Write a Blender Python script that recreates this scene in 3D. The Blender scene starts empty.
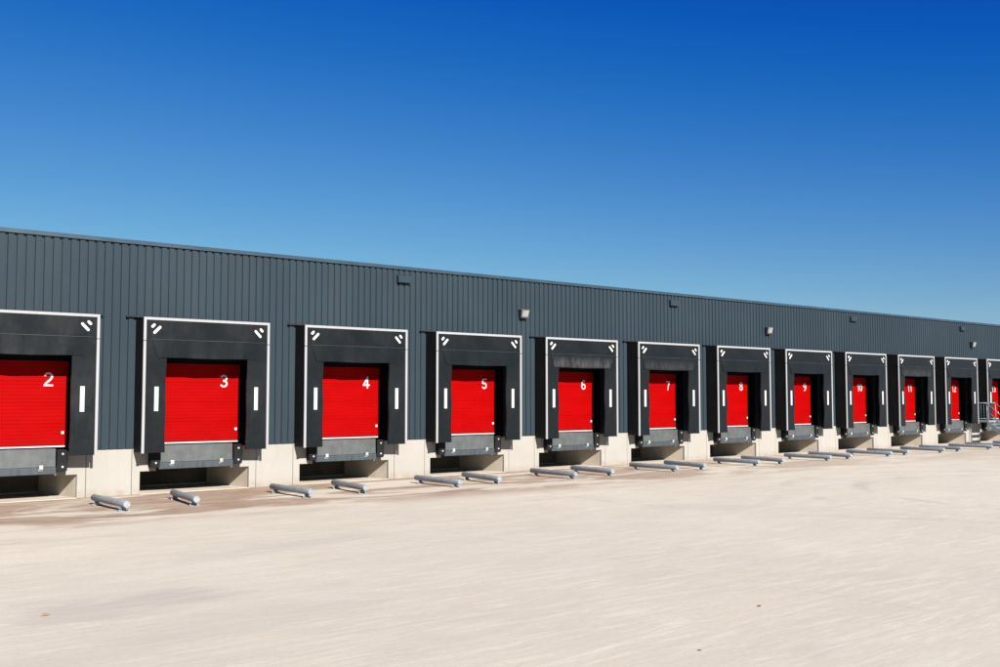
import bpy, bmesh, math, random
from mathutils import Vector, Matrix
R = math.radians
random.seed(7)
sc = bpy.context.scene
COL = sc.collection

# ------------------------------------------------------------------ layout (metres)
X3, P = 9.577, 4.46            # left edge of shelter 3, spacing of the docks
SW, SD = 3.40, 0.557           # shelter width, shelter depth
ZT, ZB = 4.385, 1.045          # shelter top, shelter bottom
ZP, ZR = 1.13, 6.335           # top of concrete plinth, top of the coping
DOCKS = list(range(2, 14))
WX0, WX1, WY1 = -14.0, 92.0, 46.0
PITD = 2.0
DOOR_Y = 0.22
def bx0(n): return X3 + (n - 3) * P

# ------------------------------------------------------------------ material helpers
def newmat(name):
    m = bpy.data.materials.new(name); m.use_nodes = True
    nt = m.node_tree; b = nt.nodes['Principled BSDF']
    return m, nt, b
class N:
    def __init__(s, nt): s.nt = nt
    def new(s, t, **kw):
        n = s.nt.nodes.new(t)
        for k, v in kw.items(): setattr(n, k, v)
        return n
    def link(s, a, b): s.nt.links.new(a, b)
    def coord(s, kind='Object'): return s.new('ShaderNodeTexCoord').outputs[kind]
    def map(s, v, scale=(1, 1, 1), loc=(0, 0, 0), rot=(0, 0, 0)):
        n = s.new('ShaderNodeMapping'); s.link(v, n.inputs['Vector'])
        n.inputs['Scale'].default_value = scale; n.inputs['Location'].default_value = loc
        n.inputs['Rotation'].default_value = rot
        return n.outputs[0]
    def noise(s, v, scale=1, detail=4, rough=.55, dist=0):
        n = s.new('ShaderNodeTexNoise'); s.link(v, n.inputs['Vector'])
        n.inputs['Scale'].default_value = scale; n.inputs['Detail'].default_value = detail
        n.inputs['Roughness'].default_value = rough; n.inputs['Distortion'].default_value = dist
        return n.outputs['Fac']
    def ramp(s, f, a, b, lo=0., hi=1.):
        n = s.new('ShaderNodeMapRange', interpolation_type='SMOOTHSTEP'); s.link(f, n.inputs[0])
        n.inputs[1].default_value = a; n.inputs[2].default_value = b
        n.inputs[3].default_value = lo; n.inputs[4].default_value = hi
        return n.outputs[0]
    def math(s, op, a, b=None, c=None):
        n = s.new('ShaderNodeMath', operation=op)
        for i, x in enumerate((a, b, c)):
            if x is None: continue
            if isinstance(x, (int, float)): n.inputs[i].default_value = x
            else: s.link(x, n.inputs[i])
        return n.outputs[0]
    def mix(s, f, a, b, mode='MIX'):
        n = s.new('ShaderNodeMix', data_type='RGBA', blend_type=mode)
        for i, x in ((0, f), (6, a), (7, b)):
            if isinstance(x, (int, float)): n.inputs[i].default_value = x
            elif isinstance(x, tuple): n.inputs[i].default_value = (*x, 1) if len(x) == 3 else x
            else: s.link(x, n.inputs[i])
        return n.outputs[2]
    def xyz(s, v):
        n = s.new('ShaderNodeSeparateXYZ'); s.link(v, n.inputs[0]); return n.outputs
    def bump(s, h, strength, dist, target):
        n = s.new('ShaderNodeBump'); s.link(h, n.inputs['Height'])
        n.inputs['Strength'].default_value = strength; n.inputs['Distance'].default_value = dist
        s.link(n.outputs[0], target.inputs['Normal'])

def metal_paint(name, col, rough=.45, vary=.12, spec=.5, metallic=0., streak=False, bump=.0, seed=0.):
    m, nt, b = newmat(name); n = N(nt)
    co = n.map(n.coord(), loc=(seed, seed * 1.7, 0))
    f = n.noise(co, 1.1, 5, .6)
    if streak:
        f2 = n.noise(n.map(co, (9, 9, .5)), 1, 4, .6)
        f = n.math('MULTIPLY_ADD', f2, .55, n.math('MULTIPLY', f, .45))
    lo = tuple(c * (1 - vary) for c in col); hi = tuple(min(1, c * (1 + vary)) for c in col)
    n.link(n.mix(n.ramp(f, .3, .7), lo, hi), b.inputs['Base Color'])
    n.link(n.ramp(f, .25, .75, rough - .07, rough + .09), b.inputs['Roughness'])
    b.inputs['Specular IOR Level'].default_value = spec; b.inputs['Metallic'].default_value = metallic
    if bump: n.bump(n.noise(co, 6, 3, .5), bump, .02, b)
    return m

def concrete_wall():
    m, nt, b = newmat('cast_concrete'); n = N(nt); co = n.coord()
    big = n.noise(co, .9, 5, .6); fine = n.noise(co, 14, 4, .65)
    run = n.noise(n.map(co, (6, 6, .6)), 1, 4, .6)
    c = n.mix(n.ramp(big, .3, .72), (.246, .231, .206), (.264, .251, .228))
    c = n.mix(n.ramp(run, .52, .8, 0, .3), c, (.2, .183, .156))
    c = n.mix(n.ramp(fine, .55, .8, 0, .25), c, (.178, .162, .138))
    z = n.xyz(co)[2]                                   # splash dirt along the foot of the wall
    dirt = n.math('MULTIPLY', n.ramp(z, .28, .0), n.ramp(n.noise(co, 3.1, 5, .65), .35, .7, .15, .8))
    c = n.mix(dirt, c, (.2, .155, .112))
    n.link(c, b.inputs['Base Color']); b.inputs['Roughness'].default_value = .9
    b.inputs['Specular IOR Level'].default_value = .2
    n.bump(n.math('ADD', fine, n.noise(co, 60, 3, .6)), .12, .01, b)
    return m

def pit_concrete():
    m, nt, b = newmat('pit_concrete'); n = N(nt); co = n.coord()
    f = n.noise(co, 1.6, 6, .65)
    c = n.mix(n.ramp(f, .3, .7), (.36, .31, .25), (.44, .39, .325))
    n.link(c, b.inputs['Base Color']); b.inputs['Roughness'].default_value = .92
    b.inputs['Specular IOR Level'].default_value = .2
    n.bump(n.noise(co, 25, 4, .6), .15, .01, b)
    return m

def yard_material():
    m, nt, b = newmat('brushed_concrete_yard'); n = N(nt); co = n.coord(); X, Y, Z = n.xyz(co)
    warp = n.noise(co, .5, 3, .5)
    cw = n.new('ShaderNodeVectorMath', operation='ADD'); n.link(co, cw.inputs[0])
    cv = n.new('ShaderNodeCombineXYZ'); n.link(n.math('MULTIPLY', n.math('SUBTRACT', warp,   .5), .25), cv.inputs[1]); n.link(cv.outputs[0], cw.inputs[1]); cw = cw.outputs[0]
    big = n.noise(co, .09, 6, .62, .6); mid = n.noise(n.map(co, (.5, .85, 1)), 1, 6, .68, .5)
    brush = n.noise(n.map(cw, (.8, 7, 1), rot=(0, 0, R(3))), 1, 6, .75, .3)
    brush2 = n.noise(n.map(cw, (1.4, 22, 1), rot=(0, 0, R(-1))), 1, 5, .75)
    fine = n.noise(co, 13, 7, .8); sand = n.noise(co, 42, 4, .85)
    c = n.mix(n.ramp(big, .34, .66), (.408, .374, .290), (.470, .434, .340))
    c = n.mix(n.ramp(mid, .34, .68, 0, .6), c, (.385, .352, .280))
    c = n.mix(n.ramp(brush, .47, .64, 0, .6), c, (.525, .482, .382))
    c = n.mix(n.ramp(brush2, .48, .68, 0, .6), c, (.35, .312, .254))
    c = n.mix(n.ramp(fine, .47, .68, 0, .5), c, (.335, .297, .242))
    c = n.mix(n.ramp(sand, .52, .7, 0, .5), c, (.29, .255, .206))
    c = n.mix(n.ramp(n.noise(n.map(co, loc=(9, 4, 0)), 55, 4, .8), .58, .78, 0, .4), c, (.56, .52, .45))
    c = n.mix(n.ramp(n.noise(n.map(co, (.5, .8, 1), loc=(12, 7, 0)), 1, 6, .7, .4), .5, .72, 0, .45), c, (.44, .378, .290))
    c = n.mix(n.ramp(n.noise(n.map(co, (.4, .7, 1), loc=(3, 17, 0)), 1, 6, .7, .4), .52, .74, 0, .45), c, (.43, .415, .350))
    # pale scrape lines left by the brush, at a slight angle to the wall
    scr = n.noise(n.map(cw, (.35, 11, 1), loc=(5, 2, 0), rot=(0, 0, R(-6))), 1, 3, .6)
    c = n.mix(n.ramp(scr, .60, .70, 0, .5), c, (.53, .485, .415))
    # grey worn patches and old tyre arcs
    patch = n.math('MULTIPLY', n.noise(n.map(co, (.16, .5, 1), loc=(2.6, 1.3, 0)), 1, 4, .6, .5), 1.)
    c = n.mix(n.math('MULTIPLY', n.ramp(patch, .56, .74, 0, .5), n.ramp(brush, .35, .6, .45, 1.)), c, (.31, .283, .232))
    def ell(cx, cy, rx, ry, power):
        d = n.math('ADD', n.math('POWER', n.math('ABSOLUTE', n.math('DIVIDE', n.math('SUBTRACT', X, cx), rx)), 2.),
                   n.math('POWER', n.math('ABSOLUTE', n.math('DIVIDE', n.math('SUBTRACT', Y, cy), ry)), 2.))
        d = n.math('ADD', d, n.math('MULTIPLY', n.math('SUBTRACT', n.noise(n.map(co, (.7, 1.6, 1)), 1, 5, .65), .5), 3.2))
        return n.math('MULTIPLY', n.ramp(d, 1.0, -.1), power)
    c = n.mix(n.math('MULTIPLY', ell(4.6, -13.3, 1.7, 1.0, .75), n.ramp(brush, .3, .6, .4, 1.)), c, (.305, .279, .235))
    for cx, cy, rad, w, s in ((28.5, -15.0, 5.6, .2, .3), (28.5, -15.0, 7.5, .2, .26), (27, -9.0, 9.5, .14, .2), (12.0, -24.5, 13.0, .14, .08)):
        d = n.math('SQRT', n.math('ADD', n.math('POWER', n.math('SUBTRACT', X, cx), 2.), n.math('POWER', n.math('SUBTRACT', Y, cy), 2.)))
        l = n.math('ABSOLUTE', n.math('SUBTRACT', d, rad))
        k = n.math('MULTIPLY', n.ramp(l, w * 1.6, w * .3), n.ramp(n.noise(co, .45, 3, .5), .42, .62, 0, s))
        c = n.mix(k, c, (.215, .195, .165))
    # rust brown dirt in front of the bays
    st = n.noise(n.map(co, (.21, .62, 1), loc=(.35, 0, 0)), 1, 6, .62, .7)
    band = n.math('MULTIPLY', n.ramp(Y, -6.6, -4.2), n.ramp(Y, .5, -.2, .75, 1.))
    k = n.math('MULTIPLY', n.math('MULTIPLY', n.ramp(st, .44, .55), band), n.ramp(X, 44, 16, .35, 1.))
    k = n.math('MULTIPLY', k, n.ramp(n.noise(n.map(co, (1, 3, 1)), 1.2, 5, .65),   .25, .65, .6, 1.))
    c = n.mix(k, c, (.215, .142, .092))
    st2 = n.noise(n.map(co, (.25, 1.5, 1), loc=(3.1, 0, 0)), 1, 4, .6, .4)
    k2 = n.math('MULTIPLY', n.ramp(st2, .55, .7, 0, .7), n.ramp(Y, -9.5, -5.0))
    c = n.mix(k2, c, (.30, .215, .160))
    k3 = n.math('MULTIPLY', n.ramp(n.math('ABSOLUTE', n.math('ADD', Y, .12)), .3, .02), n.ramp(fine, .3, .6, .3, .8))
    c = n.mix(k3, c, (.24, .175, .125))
    # saw cut joints, 4.46 m by 6 m slabs, very faint
    def joint(v, period, off, w):
        fr = n.math('FRACT', n.math('DIVIDE', n.math('ADD', v, off + 1000 * period), period))
        return n.ramp(n.math('ABSOLUTE', n.math('SUBTRACT', fr, .5)), w / period, w * .4 / period)
    j = n.math('MULTIPLY', n.math('MAXIMUM', joint(X, 4.46 * 2, 2.0, .014), n.math('MULTIPLY', joint(Y, 6.0, 1.35, .014), .5)), n.ramp(mid, .35, .6, .3, 1.))
    c = n.mix(n.math('MULTIPLY', j, .42), c, (.2, .175, .15))
    # each slab a slightly different tone
    cell = n.new('ShaderNodeCombineXYZ')
    n.link(n.math('FLOOR', n.math('DIVIDE', n.math('ADD', X, 2.0 + 4.46), 8.92)), cell.inputs[0])
    n.link(n.math('FLOOR', n.math('DIVIDE', n.math('ADD', Y, 1.35 + 3), 6.0)), cell.inputs[1])
    wn = n.new('ShaderNodeTexWhiteNoise'); n.link(cell.outputs[0], wn.inputs['Vector'])
    c = n.mix(n.math('MULTIPLY', wn.outputs['Value'], .13), c, (.3, .27, .24))
    n.link(c, b.inputs['Base Color']); b.inputs['Roughness'].default_value = .88
    b.inputs['Specular IOR Level'].default_value = .25
    h = n.math('ADD', n.math('MULTIPLY', brush2, .5), n.math('ADD', n.math('MULTIPLY', fine, .4), n.math('MULTIPLY', sand, .5)))
    n.bump(h, .25, .006, b)
    return m

def curtain_material(name, scuff):
    m, nt, b = newmat(name); n = N(nt); co = n.coord('Object'); X, Y, Z = n.xyz(co)
    f = n.noise(co, 1.3, 5, .6); v = n.noise(n.map(co, (14, 14, .8)), 1, 4, .65); w = n.noise(n.map(co, (.8, .8, 5)), 1, 3, .6)
    c = n.mix(n.ramp(f, .3, .7), (.0042, .0058, .007), (.0060, .0076, .0086))
    c = n.mix(n.ramp(v, .58, .85, 0, .3), c, (.016, .018, .019))
    c = n.mix(n.ramp(w, .55, .8, 0, .35), c, (.006, .007, .009))
    if scuff:                                           # rubber worn grey where lorries push against it
        band = n.math('MULTIPLY', n.ramp(Z, 3.34, 3.47), n.ramp(Z, 3.84, 3.50))
        sv = n.noise(n.map(co, (6, 6, 1.6), loc=(2, 0, 0)), 1, 6, .75)
        c = n.mix(n.math('MULTIPLY', band, n.ramp(sv, .32, .72, .06, .85 * scuff)), c, (.072, .069, .066))
    n.link(c, b.inputs['Base Color'])
    n.link(n.ramp(f, .3, .7, .32, .46), b.inputs['Roughness'])
    b.inputs['Specular IOR Level'].default_value = .2
    n.bump(n.math('ADD', n.noise(n.map(co, (3, 3, 1.2)), 1, 3, .5), n.math('MULTIPLY', n.noise(co, 90, 2, .5), .05)), .22, .06, b)
    return m

def steel_plate():
    m, nt, b = newmat('leveller_steel'); n = N(nt); co = n.coord()
    f = n.noise(co, 2.2, 6, .65); v = n.noise(n.map(co, (7, 7, 1.1)), 1, 5, .65)
    c = n.mix(n.ramp(f, .3, .7), (.05, .056, .056), (.075, .081, .080))
    c = n.mix(n.ramp(v, .55, .8, 0, .5), c, (.115, .115, .108))
    c = n.mix(n.ramp(n.noise(n.map(co, loc=(4, 1, 2)), 5, 5, .7), .66, .8, 0, .5), c, (.2, .2, .19))
    n.link(c, b.inputs['Base Color']); n.link(n.ramp(v, .3, .7, .42, .62), b.inputs['Roughness'])
    b.inputs['Metallic'].default_value = .15
    return m

def galvanised():
    m, nt, b = newmat('galvanised_steel'); n = N(nt); co = n.coord()
    vo = n.new('ShaderNodeTexVoronoi'); vo.inputs['Scale'].default_value = 42; n.link(co, vo.inputs['Vector'])
    g = n.xyz(vo.outputs['Color'])[0]; f = n.noise(co, 3.5, 5, .6)
    oi = n.new('ShaderNodeObjectInfo').outputs['Random']
    k = n.math('ADD', n.math('MULTIPLY', g, .3), n.math('ADD', n.math('MULTIPLY', f, .6), n.math('MULTIPLY', oi, .16)))
    c = n.mix(n.ramp(k, .2, .85), (.130, .152, .170), (.235, .262, .284))
    c = n.mix(n.ramp(n.noise(n.map(co, loc=(7, 3, 1)), 6, 6, .75), .54, .72, 0, .75), c, (.12, .10, .085))
    n.link(c, b.inputs['Base Color']); n.link(n.ramp(k, .2, .8, .42, .6), b.inputs['Roughness'])
    b.inputs['Metallic'].default_value = .12
    return m

def door_red():
    m, nt, b = newmat('red_door_paint'); n = N(nt); co = n.coord()
    f = n.noise(n.map(co, (.8, .8, 2.2)), 1.2, 5, .6)
    c = n.mix(n.ramp(f, .3, .7), (.215, .0004, .0006), (.243, .0008, .001))
    c = n.mix(n.math('MULTIPLY', n.new('ShaderNodeObjectInfo').outputs['Random'], .28), c, (.18, .0012, .0015))
    zz = n.xyz(co)[2]; c = n.mix(n.math('MULTIPLY', n.ramp(zz, 1.75, 1.25), n.ramp(n.noise(n.map(co, (3, 3, 1.5)), 1.5, 5, .7), .42, .75, 0, .4)), c, (.13, .008, .006))
    c = n.mix(n.ramp(n.noise(n.map(co, (5, 5, .7)), 1, 4, .6), .58, .8, 0, .3), c, (.2, .0015, .0015))
    n.link(c, b.inputs['Base Color']); b.inputs['Roughness'].default_value = .5
    b.inputs['Specular IOR Level'].default_value = .03
    return m

def cladding_mat():
    m, nt, b = newmat('slate_cladding'); n = N(nt); co = n.coord(); X, Y, Z = n.xyz(co)
    f = n.noise(n.map(co, (.3, .3, .3)), 1, 5, .6); v = n.noise(n.map(co, (6, 6, .35)), 1, 5, .65)
    # individual sheets, five ribs wide, differ a touch
    wn = n.new('ShaderNodeTexWhiteNoise', noise_dimensions='1D')
    n.link(n.math('FLOOR', n.math('DIVIDE', n.math('ADD', X, 50.0), .2027 * 5)), wn.inputs['W'])
    c = n.mix(n.ramp(f, .3, .7), (.0208, .0306, .0386), (.0240, .0350, .0436))
    c = n.mix(n.math('MULTIPLY', wn.outputs['Value'], .4), c, (.0165, .0255, .034))
    c = n.mix(n.ramp(v, .52, .8, 0, .3), c, (.040, .048, .053))
    n.link(c, b.inputs['Base Color']); n.link(n.ramp(v, .3, .7, .42, .55), b.inputs['Roughness'])
    b.inputs['Specular IOR Level'].default_value = .07
    n.bump(n.noise(n.map(co, (2.5, 1, .9)), 1, 2, .5), .1, .03, b)
    return m

M = dict(
    clad=cladding_mat(), coping=metal_paint('coping_paint', (.023, .040, .056), .4, .1, .2, bump=.03),
    conc=concrete_wall(), pit=pit_concrete(), yard=yard_material(), red=door_red(),
    curtain=curtain_material('black_curtain', 0), curtain_s=curtain_material('scuffed_curtain', .35), curtain_w=curtain_material('worn_curtain', .85),
    side=metal_paint('black_side_fabric', (.008, .008, .0085), .7, .3, .1, streak=True, bump=.1),
    white=metal_paint('white_paint', (.42, .415, .40), .5, .08, .4), trim=metal_paint('white_trim', (.25, .252, .255), .42, .06, .3, streak=True),
    dark=metal_paint('dark_void_paint', (.0035, .0035, .0045), .8, .2, .08), pitshade=metal_paint('pit_shade_tone', (.075, .065, .053), .85, .35, .1), black=metal_paint('dark_flashing', (.011, .012, .014), .5, .2, .4),  # pit back and ceiling colour has the deep shade painted in
    rubber=metal_paint('black_rubber', (.0085, .0085, .009), .65, .35, .12, bump=.25), bolt=metal_paint('zinc_bolt', (.4, .4, .385), .38, .15, .5, metallic=.4),
    steel=steel_plate(), galv=galvanised(), frame=metal_paint('leveller_frame_paint', (.034, .042, .048), .5, .25, .4, streak=True),
    roof=metal_paint('roof_membrane', (.18, .18, .18), .85, .15, .2), digit=metal_paint('number_vinyl', (.4, .395, .39), .5, .05, .4),
    lamp=metal_paint('floodlight_housing', (.05, .056, .06), .45, .2, .5), reflector=metal_paint('floodlight_reflector', (.17, .17, .156), .3, .5, .5, metallic=.2),
    leaf=metal_paint('dry_leaf', (.3, .15, .08), .8, .35, .2), leaf_pale=metal_paint('pale_dry_leaf', (.5, .29, .15), .8, .25, .2), leaf_dark=metal_paint('dark_dry_leaf', (.2, .15, .11), .8, .3, .2),
)

# ------------------------------------------------------------------ mesh helpers
class MB:
    def __init__(s): s.v = []; s.f = []; s.sm = []
    def add(s, vs, fs, smooth=False):
        o = len(s.v); s.v += [tuple(v) for v in vs]; s.f += [tuple(i + o for i in f) for f in fs]; s.sm += [smooth] * len(fs); return s
    def box(s, x0, x1, y0, y1, z0, z1):
        v = [(x, y, z) for z in (z0, z1) for y in (y0, y1) for x in (x0, x1)]
        return s.add(v, [(0, 2, 3, 1), (4, 5, 7, 6), (0, 1, 5, 4), (1, 3, 7, 5), (3, 2, 6, 7), (2, 0, 4, 6)])
    def prism(s, pts, y0, y1):                          # polygon in x,z (counter-clockwise seen from the front), extruded along y
        n = len(pts); v = [(x, y0, z) for x, z in pts] + [(x, y1, z) for x, z in pts]
        return s.add(v, [tuple(range(n)), tuple(range(2 * n - 1, n - 1, -1))] + [(i, i + n, (i + 1) % n + n, (i + 1) % n) for i in range(n)])
    def prism_x(s, pts, x0, x1):                        # polygon in y,z extruded along x
        n = len(pts); v = [(x0, y, z) for y, z in pts] + [(x1, y, z) for y, z in pts]
        return s.add(v, [tuple(range(n)), tuple(range(2 * n - 1, n - 1, -1))] + [(i, (i + 1) % n, (i + 1) % n + n, i + n)[::-1] for i in range(n)])
    def tube(s, a, b, r, seg=12, r2=None):
        a = Vector(a); b = Vector(b); d = (b - a).normalized(); u = d.orthogonal().normalized(); w = d.cross(u); r2 = r2 or r
        v = [a + (u * math.cos(t) + w * math.sin(t)) * r for t in [2 * math.pi * i / seg for i in range(seg)]] + \
            [b + (u * math.cos(t) + w * math.sin(t)) * r2 for t in [2 * math.pi * i / seg for i in range(seg)]]
        o = len(s.v)
        s.add(v, [(i, (i + 1) % seg, (i + 1) % seg + seg, i + seg) for i in range(seg)], True)
        s.f += [tuple(o + i for i in range(seg - 1, -1, -1)), tuple(o + seg + i for i in range(seg))]; s.sm += [False, False]
        return s
    def build(s, name, mat, parent=None, bevel=0., loc=None, recalc=True):
        me = bpy.data.meshes.new(name); me.from_pydata(s.v, [], s.f); me.update()
        me.polygons.foreach_set('use_smooth', s.sm)
        if recalc:
            bm = bmesh.new(); bm.from_mesh(me); bmesh.ops.recalc_face_normals(bm, faces=bm.faces); bm.to_mesh(me); bm.free()
        me.materials.append(mat)
        o = bpy.data.objects.new(name, me); COL.objects.link(o)
        if parent: o.parent = parent
        if loc: o.location = loc
        if bevel:
            md = o.modifiers.new('bevel', 'BEVEL'); md.width = bevel; md.segments = 2; md.limit_method = 'ANGLE'; md.angle_limit = R(40)
        return o
def tag(o, label=None, cat=None, group=None, kind=None):
    if label: o['label'] = label
    if cat: o['category'] = cat
    if group: o['group'] = group
    if kind: o['kind'] = kind
    return o
def empty(name, loc=(0, 0, 0), rz=0.):
    o = bpy.data.objects.new(name, None); COL.objects.link(o); o.location = loc; o.rotation_euler = (0, 0, rz); o.empty_display_size = .3
    return o
def copy_tree(o, parent=None):
    kids = [c for c in COL.objects if c.parent == o]
    c = o.copy(); COL.objects.link(c)
    if parent: c.parent = parent
    for k in kids: copy_tree(k, c)
    return c
def kid(o, name):
    return [c for c in COL.objects if c.parent == o and c.name.split('.')[0] == name]

# ------------------------------------------------------------------ the setting
yb = MB(); S = 1500
yb.add([(-S, -S, 0), (S, -S, 0), (S, S, 0), (-S, S, 0)], [(0, 1, 2, 3)])
tag(yb.build('concrete_yard', M['yard']), kind='structure')

# ------------------------------------------------------------------ the warehouse
wh = tag(empty('warehouse', (bx0(2), 0, 0)), 'long slate grey ribbed steel warehouse on a pale concrete base with red loading doors', 'warehouse')
wh.location = (0, 0, 0)
OX0, OX1, OZ1 = .42, 2.93, 3.275          # door opening in the wall, local to a dock
# ribbed cladding
rib = .2027; crown_y, groove_y = -.022, .016
prof = [(0, crown_y), (.126, crown_y), (.133, groove_y), (.190, groove_y), (rib, crown_y)]
off = X3 + .028
k0 = int((WX0 - off) / rib); k1 = int((WX1 - off) / rib)
cb = MB()
def inside(x):
    for n in DOCKS:
        if bx0(n) + .30 < x < bx0(n) + 3.06: return True
    return False
for k in range(k0, k1):
    xa = off + k * rib
    z0 = 4.15 if inside(xa + rib / 2) else ZP + .012
    for (a, ya), (b, yb_) in zip(prof, prof[1:]):
        cb.add([(xa + a, ya, z0), (xa + b, yb_, z0), (xa + b, yb_, ZR - .096), (xa + a, ya, ZR - .096)], [(0, 1, 2, 3)])
XA, XB = off + k0 * rib, off + k1 * rib
cb.build('cladding', M['clad'], wh, recalc=False)
# backing wall behind the sheets, pierced by the door openings
xs = XA
def backing(a, b_, z0): MB().box(a, b_, .03, .2, z0, ZR - .12).build('backing_wall', M['dark'], wh)
for n in DOCKS:
    backing(xs, bx0(n) + OX0, ZP); backing(bx0(n) + OX0, bx0(n) + OX1, OZ1); xs = bx0(n) + OX1
backing(xs, XB, ZP)
# coping in 6 m lengths
x = XA - .03; L = 6.1
while x < XB:
    e = min(x + L, XB + .03)
    MB().prism_x([(-.062, ZR - .102), (-.050, ZR - .008), (-.03, ZR), (.32, ZR + .004), (.32, ZR - .2), (.022, ZR - .2), (.022, ZR - .093), (-.05, ZR - .091)], x, e - .006).build('coping', M['coping'], wh); x = e
rf = MB(); rf.box(XA, XB, .32, WY1, ZR - .3, ZR - .16); rf.build('roof', M['roof'], wh)
for v in ((XA, XA + .2, .2, WY1), (XB - .2, XB, .2, WY1), (XA + .2, XB - .2, WY1 - .2, WY1)): MB().box(*v, 0, ZR - .3).build('outer_wall', M['clad'], wh)
# concrete base: a panel between the bays and a frame round each pit
TH = .26
def panel(a, b): MB().box(a, b, 0, TH, 0, ZP).build('base_panel', M['conc'], wh, .006)
JL, JR = -.017, 3.335                    # panel joints
panel(XA, bx0(2) + JL - .006)
for n in DOCKS:
    x0 = bx0(n)
    p = MB(); p2 = MB()
    p.prism([(x0 + JL + .006, 0), (x0 + .19, 0), (x0 + .19, .565), (x0 + .60, .565), (x0 + .60, ZP), (x0 + JL + .006, ZP)], 0, .078)
    p2.prism([(x0 + 3.13, 0), (x0 + JR - .006, 0), (x0 + JR - .006, ZP), (x0 + 2.60, ZP), (x0 + 2.60, .565), (x0 + 3.13, .565)], 0, .078)
    p.build('bay_frame', M['conc'], wh, .006); p2.build('bay_frame', M['conc'], wh, .006)
    u = [(.10, .08), (.19, .08), (.50, PITD), (2.82, PITD), (3.13, .08), (3.22, .08), (3.22, PITD + .1), (.10, PITD + .1)]
    q = MB(); m_ = len(u); q.add([(x0 + a, y, z) for z in (0, ZP) for a, y in u], [tuple(range(m_)), tuple(range(m_, 2 * m_))] + [(i, (i + 1) % m_, (i + 1) % m_ + m_, i + m_) for i in range(m_)])
    q.build('pit_wall', M['pit'], wh)
    MB().box(x0 + .51, x0 + 2.81, PITD - .06, PITD - .01, .05, .89).build('pit_back_shade', M['pitshade'], wh)  # dark sheet over the rear wall, painted shade for the pit's depth
    MB().box(x0 + .19, x0 + 3.13, .28, PITD - .0, .9, ZP).build('pit_ceiling', M['pitshade'], wh)
    MB().box(x0 + .192, x0 + 3.128, -.03, PITD, -.05, .012).build('pit_floor', M['pit'], wh)
    nxt = bx0(n + 1) + JL - .006 if n < DOCKS[-1] else XB
    panel(x0 + JR + .006, nxt)
for n in DOCKS:
    for xj in (JL, JR): MB().box(bx0(n) + xj - .0055, bx0(n) + xj + .0055, 0.02, .07, 0, ZP - .01).build('joint_sealant', M['black'], wh)

# ------------------------------------------------------------------ doors (parts of the warehouse)
def arc(cx, cy, rx, ry, a0, a1, k=18):
    return [(cx + rx * math.cos(R(a0 + (a1 - a0) * i / k)), cy + ry * math.sin(R(a0 + (a1 - a0) * i / k))) for i in range(k + 1)]
SIX = [arc(.31, .31, .215, .225, 0, 360, 28), arc(.40, .43, .305, .485, 190, 88) + [(.50, .895)]]
GLYPH = {
    '0': (.62, [arc(.31, .5, .215, .415, 0, 360, 30)]), '1': (.50, [[(.34, 0), (.34, 1)], [(.34, .90), (.24, .80), (.08, .73)]]),
    '2': (.62, [arc(.31, .69, .215, .225, 172, -20) + [(.40, .45), (.20, .27), (.09, .10)], [(.03, .085), (.6, .085)]]),
    '3': (.62, [arc(.30, .72, .205, .195, 158, -90) + [(.24, .525)], [(.24, .51)] + arc(.30, .295, .225, .212, 90, -162)]),
    '4': (.64, [[(.43, 0), (.43, 1)], [(.43, .93), (.08, .29)], [(.0, .285), (.63, .285)]]),
    '5': (.62, [[(.10, .915), (.57, .915)], [(.165, .96), (.115, .50)], arc(.30, .315, .22, .232, 128, -158)]),
    '6': (.62, SIX), '7': (.60, [[(.02, .915), (.59, .915)], [(.53, .90), (.40, .66), (.30, .40), (.24, 0)]]),
    '8': (.62, [arc(.31, .73, .19, .19, 0, 360, 28), arc(.31, .29, .22, .21, 0, 360, 28)]),
    '9': (.62, [[(.62 - x, 1 - y) for x, y in q] for q in SIX])}
def digits(txt, height):
    b = MB(); t = .063; x0 = 0; lay = 0
    for ch in txt:
        wd, strokes = GLYPH[ch]
        for q in strokes:
            L, closed = len(q), (abs(q[0][0] - q[-1][0]) + abs(q[0][1] - q[-1][1]) < 1e-6)
            vs = []
            for i in range(L):
                p0 = q[i - 1] if i else (q[-2] if closed else q[0]); p1 = q[i + 1] if i < L - 1 else (q[1] if closed else q[-1])
                dx, dy = p1[0] - p0[0], p1[1] - p0[1]; l = math.hypot(dx, dy); nx, ny = -dy / l * t, dx / l * t
                for sg in (1, -1): vs.append(((q[i][0] + x0 + sg * nx) * height, -.0007 * lay, (q[i][1] + sg * ny) * height))
            b.add(vs, [(2 * i, 2 * i + 1, 2 * i + 3, 2 * i + 2) for i in range(L - 1)])
            lay += 1
        x0 += wd + .09
    x0 = (x0 - .09) * height; WS = 1.10
    me = bpy.data.meshes.new('number'); me.from_pydata([((x - x0) * WS, y, z) for x, y, z in b.v], [], b.f); me.update()
    return me
dm = MB()                                # micro-ribbed sectional door, 2.9 m
z = 1.265; sect = .5
pts = []
dx0, dx1 = .36, 2.99
zz = z; i = 0
ring = []
while zz < 4.3:
    deep = .008 if i % 6 == 0 else .005
    ring += [(DOOR_Y + deep, zz), (DOOR_Y + deep, zz + .008), (DOOR_Y, zz + .014), (DOOR_Y, zz + .078)]
    zz += .0845; i += 1
for (ya, za), (yb2, zb) in zip(ring, ring[1:]):
    dm.add([(dx0, ya, za), (dx1, ya, za), (dx1, yb2, zb), (dx0, yb2, zb)], [(0, 1, 2, 3)])
dm.box(dx0, dx1, DOOR_Y + .02, DOOR_Y + .06, z, zz - .1)
proto_door = None
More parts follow.
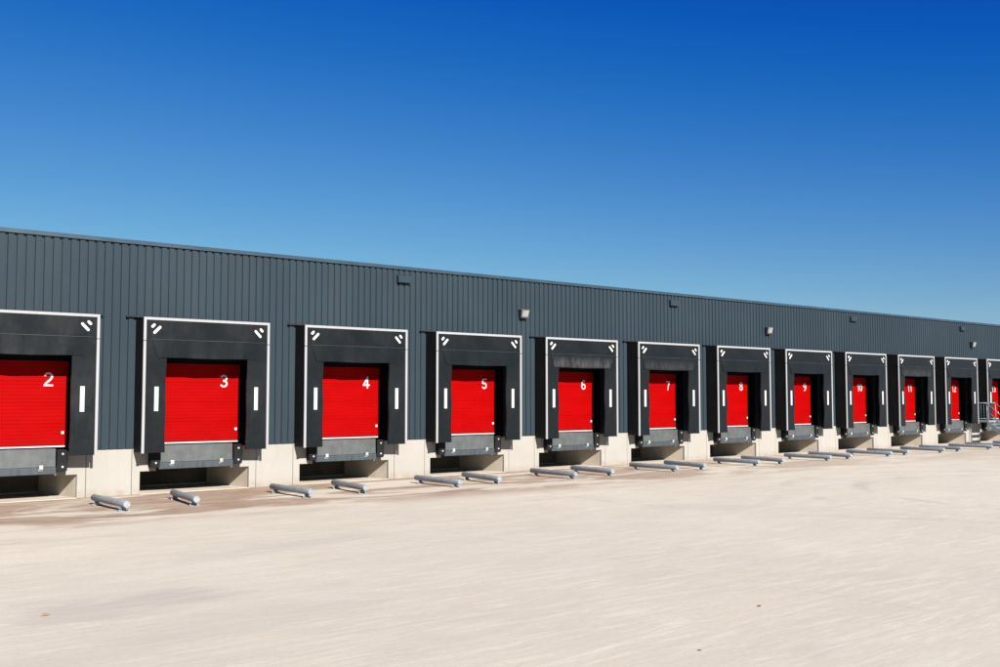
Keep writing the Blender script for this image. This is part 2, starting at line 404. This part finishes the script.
for n in DOCKS:
    if proto_door is None:
        d = dm.build('dock_door', M['red'], wh, recalc=False)
        seal = MB().box(dx0, dx1, DOOR_Y - .008, DOOR_Y + .04, 1.222, 1.257).build('bottom_seal', M['white'], d, .004)
        lat = MB().box(2.80, 2.865, DOOR_Y - .03, DOOR_Y, 1.53, 1.60).build('latch', M['white'], d, .008)
        proto_door = d
    else:
        d = copy_tree(proto_door)
        d.parent = wh
        for c in list(COL.objects):
            if c.parent == d and c.name.startswith('number'): bpy.data.objects.remove(c)
    d.location = (bx0(n), 0, 0)
    me = digits(str(n), .345); me.materials.append(M['digit'])
    num = bpy.data.objects.new('number', me); COL.objects.link(num); num.parent = d
    num.location = (2.60 if n < 10 else 2.62, DOOR_Y - .004, 2.665)
    d['label'] = 'red sectional loading door with white number %d' % n
    # dark steel guide rails and lintel lining round the opening
    a0, a1 = bx0(n) + OX0, bx0(n) + OX1
    MB().prism([(a0 - .02, ZP + .08), (a0, ZP + .08), (a0, OZ1), (a1, OZ1), (a1, ZP + .08), (a1 + .02, ZP + .08), (a1 + .02, OZ1 + .02), (a0 - .02, OZ1 + .02)], .012, DOOR_Y - .02).build('door_jamb', M['dark'], wh)

# ------------------------------------------------------------------ dock shelter
def make_shelter():
    r = empty('dock_shelter')
    s = MB(); s.box(.012, .045, -SD + .005, -.026, ZB + .012, ZT - .012); s.build('side_panel', M['side'], r, .003)
    MB().box(SW - .045, SW - .012, -SD + .005, -.026, ZB + .012, ZT - .012).build('side_panel', M['side'], r, .003)
    MB().prism_x([(-SD + .005, ZT - .055), (-SD + .005, ZT - .012), (-.026, ZT + .015), (-.026, ZT - .028)], .012, SW - .012).build('top_panel', M['side'], r)
    MB().prism_x([(-.095, ZT + .018), (-.095, ZT + .034), (-.024, ZT + .05), (-.024, ZT + .034)], -.26, SW + .24).build('flashing', M['black'], r)
    f = MB(); w = .066; y0, y1 = -SD - .012, -SD + .03
    f.box(0, w, y0, y1, ZB - .005, ZT); f.box(SW - w, SW, y0, y1, ZB - .005, ZT); f.box(w, SW - w, y0 - .002, y1, ZT - w, ZT)
    f.build('trim_frame', M['trim'], r, .004)
    for a_, b_ in ((-.002, w + .003), (SW - w - .003, SW + .002)): MB().box(a_, b_, y0 - .004, y1 + .003, 3.795, 3.81).build('trim_joint', M['black'], r)
    # side curtains: slightly bowed sheets with a folded front edge
    for sgn in (0, 1):
        c = MB(); NX, NZ = 6, 16; ins = .595; vs = []
        for j in range(NZ + 1):
            zz_ = ZB + .003 + (ZT - .075 - ZB) * j / NZ
            for i in range(NX + 1):
                t = i / NX; x = .05 + (ins - .05) * t
                y = -SD + .006 + .022 * t * (.4 + .6 * math.sin(j * .55 + sgn * 1.3) ** 2) + .012 * t * t * math.sin(j * .9 + sgn)
                vs.append(((SW - .035 - x + .006) if sgn else x, y, zz_))
        W_ = NX + 1
        c.add(vs, [(j * W_ + i, j * W_ + i + 1, (j + 1) * W_ + i + 1, (j + 1) * W_ + i) for j in range(NZ) for i in range(NX)], True)
        # returned edge gives the sheet its thickness
        e = [vs[j * W_ + NX] for j in range(NZ + 1)]
        c.add(e + [(p[0], p[1] + .05, p[2]) for p in e], [(j, j + 1, j + 2 + NZ, j + 1 + NZ) for j in range(NZ)], False)
        b = [vs[i] for i in range(W_)]
        c.add(b + [(p[0], p[1] + .02, p[2]) for p in b], [(i, i + 1, i + 1 + W_, i + W_) for i in range(NX)], False)
        o = c.build('side_curtain', M['curtain'], r)
        st = MB(); cx = .347 if not sgn else 3.024
        st.box(cx - .052, cx + .052, -SD - .012, -SD + .002, 2.07, 2.67).build('guide_strip', M['white'], o, .003)
    # head curtain, tapering to its lower edge, hanging a little loose
    h = MB(); NX, NZ = 22, 8; vs = []
    for j in range(NZ + 1):
        t = j / NZ; zz_ = ZT - .06 + (3.39 - ZT + .06) * t; xa = .07 + .30 * t ** 1.1; xb = SW - xa
        for i in range(NX + 1):
            u = i / NX; x = xa + (xb - xa) * u
            y = -SD + .002 - .012 * t * (1 + .8 * math.sin(u * 17) + .5 * math.sin(u * 31 + 1)) * t
            sag = .006 * math.sin(u * 9) * t
            vs.append((x, y, zz_ + sag))
    W_ = NX + 1
    h.add(vs, [(j * W_ + i, j * W_ + i + 1, (j + 1) * W_ + i + 1, (j + 1) * W_ + i)[::-1] for j in range(NZ) for i in range(NX)], True)
    e = vs[-W_:]; h.add(e + [(p[0], p[1] + .035, p[2]) for p in e], [(i, i + 1, i + 1 + W_, i + W_) for i in range(NX)])
    for c_ in (0, NX):
        e = [vs[j * W_ + c_] for j in range(NZ + 1)]; h.add(e + [(p[0], p[1] + .02, p[2]) for p in e], [(j, j + 1, j + 2 + NZ, j + 1 + NZ) for j in range(NZ)])
    head = h.build('head_curtain', M['curtain'], r)
    sm = MB(); sm.box(.16, SW - .16, -SD - .0155, -SD - .006, 3.838, 3.844); sm.build('seam', M['lamp'], head)
    # pale corner marks: a short and a long bar in each upper corner
    for sgn in (0, 1):
        for (cx, cz, ln) in ((.236, 4.176, .064), (.336, 4.076, .130)):
            k = MB(); rr = .034; pts = []
            for q in range(9):
                a = -math.pi / 2 + math.pi * q / 8; pts.append((ln + rr * math.cos(a) - rr, rr * math.sin(a)))
            for q in range(9):
                a = math.pi / 2 + math.pi * q / 8; pts.append((-ln + rr * math.cos(a) + rr, rr * math.sin(a)))
            ca = math.cos(R(45)); pp = [(cx + (a - b) * ca, cz + (a + b) * ca) for a, b in pts]
            if sgn: pp = [(SW - x - .03 + .02, zq) for x, zq in pp][::-1]
            k.prism(pp, -SD - .017, -SD - .003); k.build('corner_mark', M['white'], head)
    return r
# ------------------------------------------------------------------ dock leveller with bumpers
def make_leveller():
    r = empty('dock_leveller')
    xa, xb = .622, 2.585
    MB().prism_x([(-.150, .782), (-.135, 1.195), (-.128, 1.203), (-.095, 1.203), (-.105, .782)], xa, xb).build('lip_plate', M['steel'], r, .004)
    b = MB().prism_x([(-.172, .612), (-.172, .765), (-.16, .777), (-.03, .777), (-.03, .612)], xa - .01, xb + .01).build('front_beam', M['frame'], r, .006)
    for cx in (.93, 2.245):
        k = MB(); k.box(cx - .045, cx + .045, -.225, -.155, .735, .748); k.box(cx - .045, cx + .045, -.225, -.212, .748, .83); k.box(cx - .05, cx + .05, -.182, -.172, .70, .735)
        k.build('lip_keeper', M['bolt'], r, .003)
    d = MB(); d.box(xa + .02, xb - .02, -.094, DOOR_Y + .3, 1.17, 1.2); d.box(xa + .02, xb - .02, -.02, .22, .66, 1.168)
    d.build('deck', M['frame'], r)
    for cx in (.505, 2.722):
        w = .118
        k = MB().prism([(cx - w + .03, .66), (cx + w - .03, .66), (cx + w, .70), (cx + w, 1.145), (cx + w - .03, 1.175), (cx - w + .03, 1.175), (cx - w, 1.145), (cx - w, .70)], -.2, -.004)
        o = k.build('bumper', M['rubber'], r, .01)
        for zz_ in (.775, 1.08): MB().tube((cx + .005, -.196, zz_), (cx + .005, -.216, zz_), .026, 10).build('bolt', M['bolt'], o)
    return r
# ------------------------------------------------------------------ wheel guide: a pipe on two feet
GL = 2.0
def make_guide():
    r = empty('wheel_guide')
    p = MB().tube((0, -GL / 2, .156), (0, GL / 2, .156), .074, 28).build('pipe', M['galv'], r, .006)
    for y in (-GL / 2, GL / 2):
        s = 1 if y > 0 else -1
        MB().tube((0, y - s * .002, .156), (0, y + s * .008, .156), .071, 28).build('end_cap', M['galv'], p)
    for y in (-GL / 2 + .2, GL / 2 - .2):
        f = MB(); f.box(-.11, .11, y - .07, y + .07, 0, .014)
        f.box(-.055, .055, y - .012, y + .012, .014, .09); f.box(-.012, .012, y - .06, y + .06, .014, .08)
        fo = f.build('foot', M['galv'], r, .003)
        for bx_ in (-.085, .085): MB().tube((bx_, y, .012), (bx_, y, .034), .014, 6).build('anchor_bolt', M['bolt'], fo)
    return r
sh = make_shelter(); lv = make_leveller(); gd = make_guide()
COUNT = {2: 'two', 3: 'three'}
SCUFF = {6: 'curtain_w', 7: 'curtain_s', 11: 'curtain_s', 4: 'curtain', 8: 'curtain'}
guides = {  # per dock: (far x, far y, near x, near y) for the pipe at each side, local to the dock
    'left': (.36, -1.62, .15, -3.5), 'right': (3.0, -1.72, 2.98, -3.6)}
jit = random.Random(3)
first = True
for n in DOCKS:
    o = sh if first else copy_tree(sh)
    o.location = (bx0(n), 0, 0)
    extra = {6: ', its head curtain scuffed grey', 11: ', faint grey scuffs on its head curtain', 7: ', dusty wear along its head curtain'}.get(n, '')
    tag(o, 'black white-trimmed dock shelter around red door %d%s' % (n, extra), 'dock shelter', 'dock shelters along the warehouse wall')
    if n in SCUFF and not first:
        for hc in kid(o, 'head_curtain'):
            hc.material_slots[0].link = 'OBJECT'; hc.material_slots[0].material = M[SCUFF[n]]
    l = lv if first else copy_tree(lv)
    l.location = (bx0(n), 0, 0)
    tag(l, 'grey steel dock leveller with black bumpers below red door %d' % n, 'dock leveller', 'dock levellers under the doors')
    for side in ('left', 'right'):
        if n == 2 and side == 'left': continue
        fx, fy, nx, ny = guides[side]
        j = [jit.uniform(-.05, .05) for _ in range(4)]
        fx += j[0]; nx += j[1]; fy += j[2]; ny += j[2]
        g = copy_tree(gd)
        fx -= .055 * (n - 3) if n > 3 else 0; nx -= .055 * (n - 3) if n > 3 else 0
        g.location = (bx0(n) + (fx + nx) / 2, (fy + ny) / 2, 0)
        g.rotation_euler = (0, 0, math.atan2(-(fx - nx), fy - ny))
        tag(g, 'galvanised pipe wheel guide at the %s of the bay below door %d' % (side, n), 'wheel guide', 'wheel guides on the yard')
    first = False
for c in [c for c in COL.objects if c.parent == gd]:
    for d in [d for d in COL.objects if d.parent == c]: bpy.data.objects.remove(d)
    bpy.data.objects.remove(c)
bpy.data.objects.remove(gd)

# ------------------------------------------------------------------ overflow hoods and floodlights on the cladding
def make_vent():
    r = empty('overflow_hood')
    MB().prism_x([(-.11, -.095), (-.11, .06), (-.07, .11), (.0, .125), (.0, .10), (-.06, .088), (-.09, .05), (-.09, -.095)], -.235, .235).build('hood', M['clad'], r)
    for a_, b_ in ((-.235, -.222), (.222, .235)): MB().prism_x([(-.09, -.095), (-.09, .05), (-.06, .085), (0, .10), (0, -.095)], a_, b_).build('side_cheek', M['clad'], r)
    MB().box(-.2, .2, -.012, .0, -.09, .09).build('outlet', M['dark'], r)
    return r
vt = make_vent()
vents = ((5, -.86, 'above the gap between doors 4 and 5'), (7, 2.53, 'above door 7'), (10, 1.5, 'above door 10'), (12, 2.9, 'above door 12'))
for i, (n, dx, where) in enumerate(vents):
    o = vt if i == 0 else copy_tree(vt)
    o.location = (bx0(n) + dx, crown_y - .001, 5.93)
    tag(o, 'grey roof overflow hood under the coping ' + where, 'overflow hood', 'overflow hoods under the roof edge')
def make_flood():
    r = empty('floodlight')
    MB().box(-.07, .07, -.03, 0, .06, .17).box(-.02, .02, -.10, -.03, .10, .135).build('wall_bracket', M['lamp'], r, .003)
    h = MB(); a = [(-.19, -.05, .15), (.19, -.05, .15), (.16, -.06, -.17), (-.16, -.06, -.17), (-.20, -.235, .135), (.20, -.235, .135), (.18, -.165, -.18), (-.18, -.165, -.18)]
    h.add(a, [(0, 1, 2, 3), (0, 4, 5, 1), (1, 5, 6, 2), (2, 6, 7, 3), (3, 7, 4, 0), (4, 7, 6, 5)]).build('housing', M['lamp'], r, .008)
    g = MB(); b = [(-.155, -.236, .10), (.155, -.236, .10), (.142, -.180, -.135), (-.142, -.180, -.135)]
    g.add(b + [(x, y - .008, z) for x, y, z in b], [(0, 1, 2, 3), (4, 5, 6, 7), (0, 1, 5, 4), (1, 2, 6, 5), (2, 3, 7, 6), (3, 0, 4, 7)]).build('lens', M['reflector'], r)
    MB().box(-.12, .12, -.06, -.03, -.19, -.172).build('hinge', M['lamp'], r)
    return r
fl = make_flood()
for i, (n, dx, where) in enumerate(((5, 3.88, 'between doors 5 and 6'), (8, 3.93, 'between doors 8 and 9'), (12, 3.9, 'between doors 12 and 13'))):
    o = fl if i == 0 else copy_tree(fl)
    o.scale = (.88, .88, .88)
    o.location = (bx0(n) + dx, crown_y - .001, 5.16)
    tag(o, 'pale faced floodlight on the ribbed wall high ' + where, 'floodlight', 'floodlights on the cladding')

# ------------------------------------------------------------------ steel stairs between docks 12 and 13
st = tag(empty('metal_stairs', (bx0(12) + 3.45, 0, 0)), 'galvanised steel stairs with railings in the gap between docks 12 and 13', 'stairs')
W = 1.0; LD = .95; LZ = 1.2; RUN = 1.2
MB().box(0, W, -LD, -.03, LZ - .03, LZ).box(0, W, -LD, -LD + .04, LZ - .085, LZ - .03).box(0, .04, -LD + .04, -.03, LZ - .085, LZ - .03).box(W - .04, W, -LD + .04, -.03, LZ - .085, LZ - .03).build('landing', M['galv'], st)
for x in (0, W - .012):
    MB().add([], []).prism_x([(-LD - .002, LZ + .03), (-LD - .002, LZ - .22), (-LD - RUN - .02, .0), (-LD - RUN - .28, .0), (-LD - RUN - .28, .03)], x, x + .012).build('stringer', M['galv'], st)
nt_ = 6
for i in range(nt_):
    y = -LD - .13 - i * (RUN + .05) / nt_; zt = LZ - (i + 1) * LZ / (nt_ + 1)
    MB().box(.014, W - .014, y - .10, y + .10, zt - .03, zt).build('tread', M['galv'], st, .003)
for x in (.02, W - .02):
    for y in (-.10,):
        MB().box(x - .02, x + .02, y - .02, y + .02, 0.0, LZ - .087).build('leg', M['galv'], st)
    rl = MB(); r_ = .021; top = 2.1
    a = (x, -.06, top); b = (x, -LD, top); c = (x, -LD - RUN - .1, top - LZ + .04); d = (x, -LD - RUN - .1, .05)
    rl.tube(a, b, r_, 10); rl.tube(b, c, r_, 10); rl.tube(c, d, r_, 10)
    for y in (-.06, -LD): rl.tube((x, y, LZ), (x, y, top), r_, 10)
    rl.tube((x, -.06, LZ + .1), (x, -LD, LZ + .1), .014, 8); rl.tube((x, -LD, LZ + .5), (x, -LD - RUN - .1, .54), .014, 8)
    k = 6
    for i in range(1, k if x < .5 else 1): rl.tube((x, -.06 - (LD - .06) * i / k, LZ + .1), (x, -.06 - (LD - .06) * i / k, top), .006, 6)
    rl.build('railing', M['galv'], st)

# ------------------------------------------------------------------ stray leaves on the concrete
def leaf(x, y, s, rz, mat, label):
    b = MB(); n_ = 9; up, dn = [], []
    for i in range(n_):
        t = i / (n_ - 1); w = math.sin(math.pi * t) ** .8 * .35 * s; zc = .012 + .02 * s * 4 * (t - .5) ** 2
        up.append(((t - .5) * s, w, zc + .25 * w)); dn.append(((t - .5) * s, -w, zc + .18 * w))
    mid = [((i / (n_ - 1) - .5) * s, 0, .006 + .02 * s * 4 * (i / (n_ - 1) - .5) ** 2) for i in range(n_)]
    vs = up + mid + dn
    b.add(vs, [(i, i + n_, i + n_ + 1, i + 1) for i in range(n_ - 1)] + [(i + n_, i + 2 * n_, i + 2 * n_ + 1, i + n_ + 1) for i in range(n_ - 1)], True)
    o = b.build('fallen_leaf', mat, None, recalc=False, loc=(x, y, 0)); o.rotation_euler = (0, 0, rz)
    md = o.modifiers.new('thickness', 'SOLIDIFY'); md.thickness = .002
    tag(o, label, 'leaf', 'fallen leaves on the yard')
leaf(3.61, -13.43, .095, .2, M['leaf_pale'], 'pale orange dry leaf on the grey patch of the yard')
leaf(X3 + .53, -18.21, .06, .9, M['leaf'], 'reddish brown dry leaf on bare pale concrete')
leaf(X3 - 1.66, -19.11, .035, 2.1, M['leaf_dark'], 'tiny dark leaf scrap nearest the bottom of the photo')

# ------------------------------------------------------------------ light, sky, camera
EL, AZ = 30.8, 9.5             # sun height, and how far it stands to the left of the wall's normal
w = bpy.data.worlds.new('World'); sc.world = w; w.use_nodes = True
nt = w.node_tree; bg = nt.nodes['Background']
sky = nt.nodes.new('ShaderNodeTexSky'); sky.sky_type = 'NISHITA'; sky.sun_disc = False
sky.sun_elevation = R(EL); sky.sun_rotation = R(180 + AZ); sky.altitude = 0; sky.air_density = 1.0; sky.dust_density = .15; sky.ozone_density = 10
# a polarised, very clear autumn sky: the same Nishita sky with its red and green veil held back
sub = nt.nodes.new('ShaderNodeVectorMath'); sub.operation = 'SUBTRACT'; sub.inputs[1].default_value = (.80, 1.03, 0)
mul = nt.nodes.new('ShaderNodeVectorMath'); mul.operation = 'MULTIPLY'; mul.inputs[1].default_value = (1.2, 1.03, 1.6)
mx = nt.nodes.new('ShaderNodeVectorMath'); mx.operation = 'MAXIMUM'; mx.inputs[1].default_value = (.03, .05, .1)
nt.links.new(sky.outputs[0], sub.inputs[0]); cs = nt.nodes.new('ShaderNodeSeparateXYZ'); pw = nt.nodes.new('ShaderNodeMath'); pw.operation = 'POWER'; pw.inputs[1].default_value = .6
cc = nt.nodes.new('ShaderNodeCombineXYZ'); nt.links.new(sub.outputs[0], cs.inputs[0]); nt.links.new(cs.outputs[2], pw.inputs[0])
sx = nt.nodes.new('ShaderNodeMath'); sx.operation = 'SMOOTH_MAX'; sx.inputs[1].default_value = .0; sx.inputs[2].default_value = .35
nt.links.new(cs.outputs[0], sx.inputs[0]); nt.links.new(sx.outputs[0], cc.inputs[0]); nt.links.new(cs.outputs[1], cc.inputs[1]); nt.links.new(pw.outputs[0], cc.inputs[2])
nt.links.new(cc.outputs[0], mul.inputs[0]); nt.links.new(mul.outputs[0], mx.inputs[0]); nt.links.new(mx.outputs[0], bg.inputs['Color'])
bg.inputs['Strength'].default_value = .05
sl = bpy.data.lights.new('sun', 'SUN'); sl.energy = 4.8; sl.angle = R(.5); sl.color = (1, .955, .89)
so = bpy.data.objects.new('sun', sl); COL.objects.link(so)
d = Vector((-math.sin(R(AZ)) * math.cos(R(EL)), -math.cos(R(AZ)) * math.cos(R(EL)), math.sin(R(EL))))
so.rotation_euler = d.to_track_quat('Z', 'Y').to_euler(); so.location = (0, -30, 30)

cam = bpy.data.cameras.new('camera'); co = bpy.data.objects.new('camera', cam); COL.objects.link(co)
cam.sensor_width = 36; cam.lens = 1033.8 / 1000 * 36; cam.clip_end = 6000; cam.clip_start = .1
co.location = (0, -25.576, 2.4257); co.rotation_euler = (math.pi / 2 + .06098, 0, -.69806)
sc.camera = co
vs_ = sc.view_settings; sc.display_settings.display_device = 'sRGB'
vs_.view_transform = 'Standard'; vs_.look = 'None'; vs_.gamma = 1; vs_.exposure = 1.3; vs_.use_curve_mapping = False
sc.cycles.max_bounces = 6
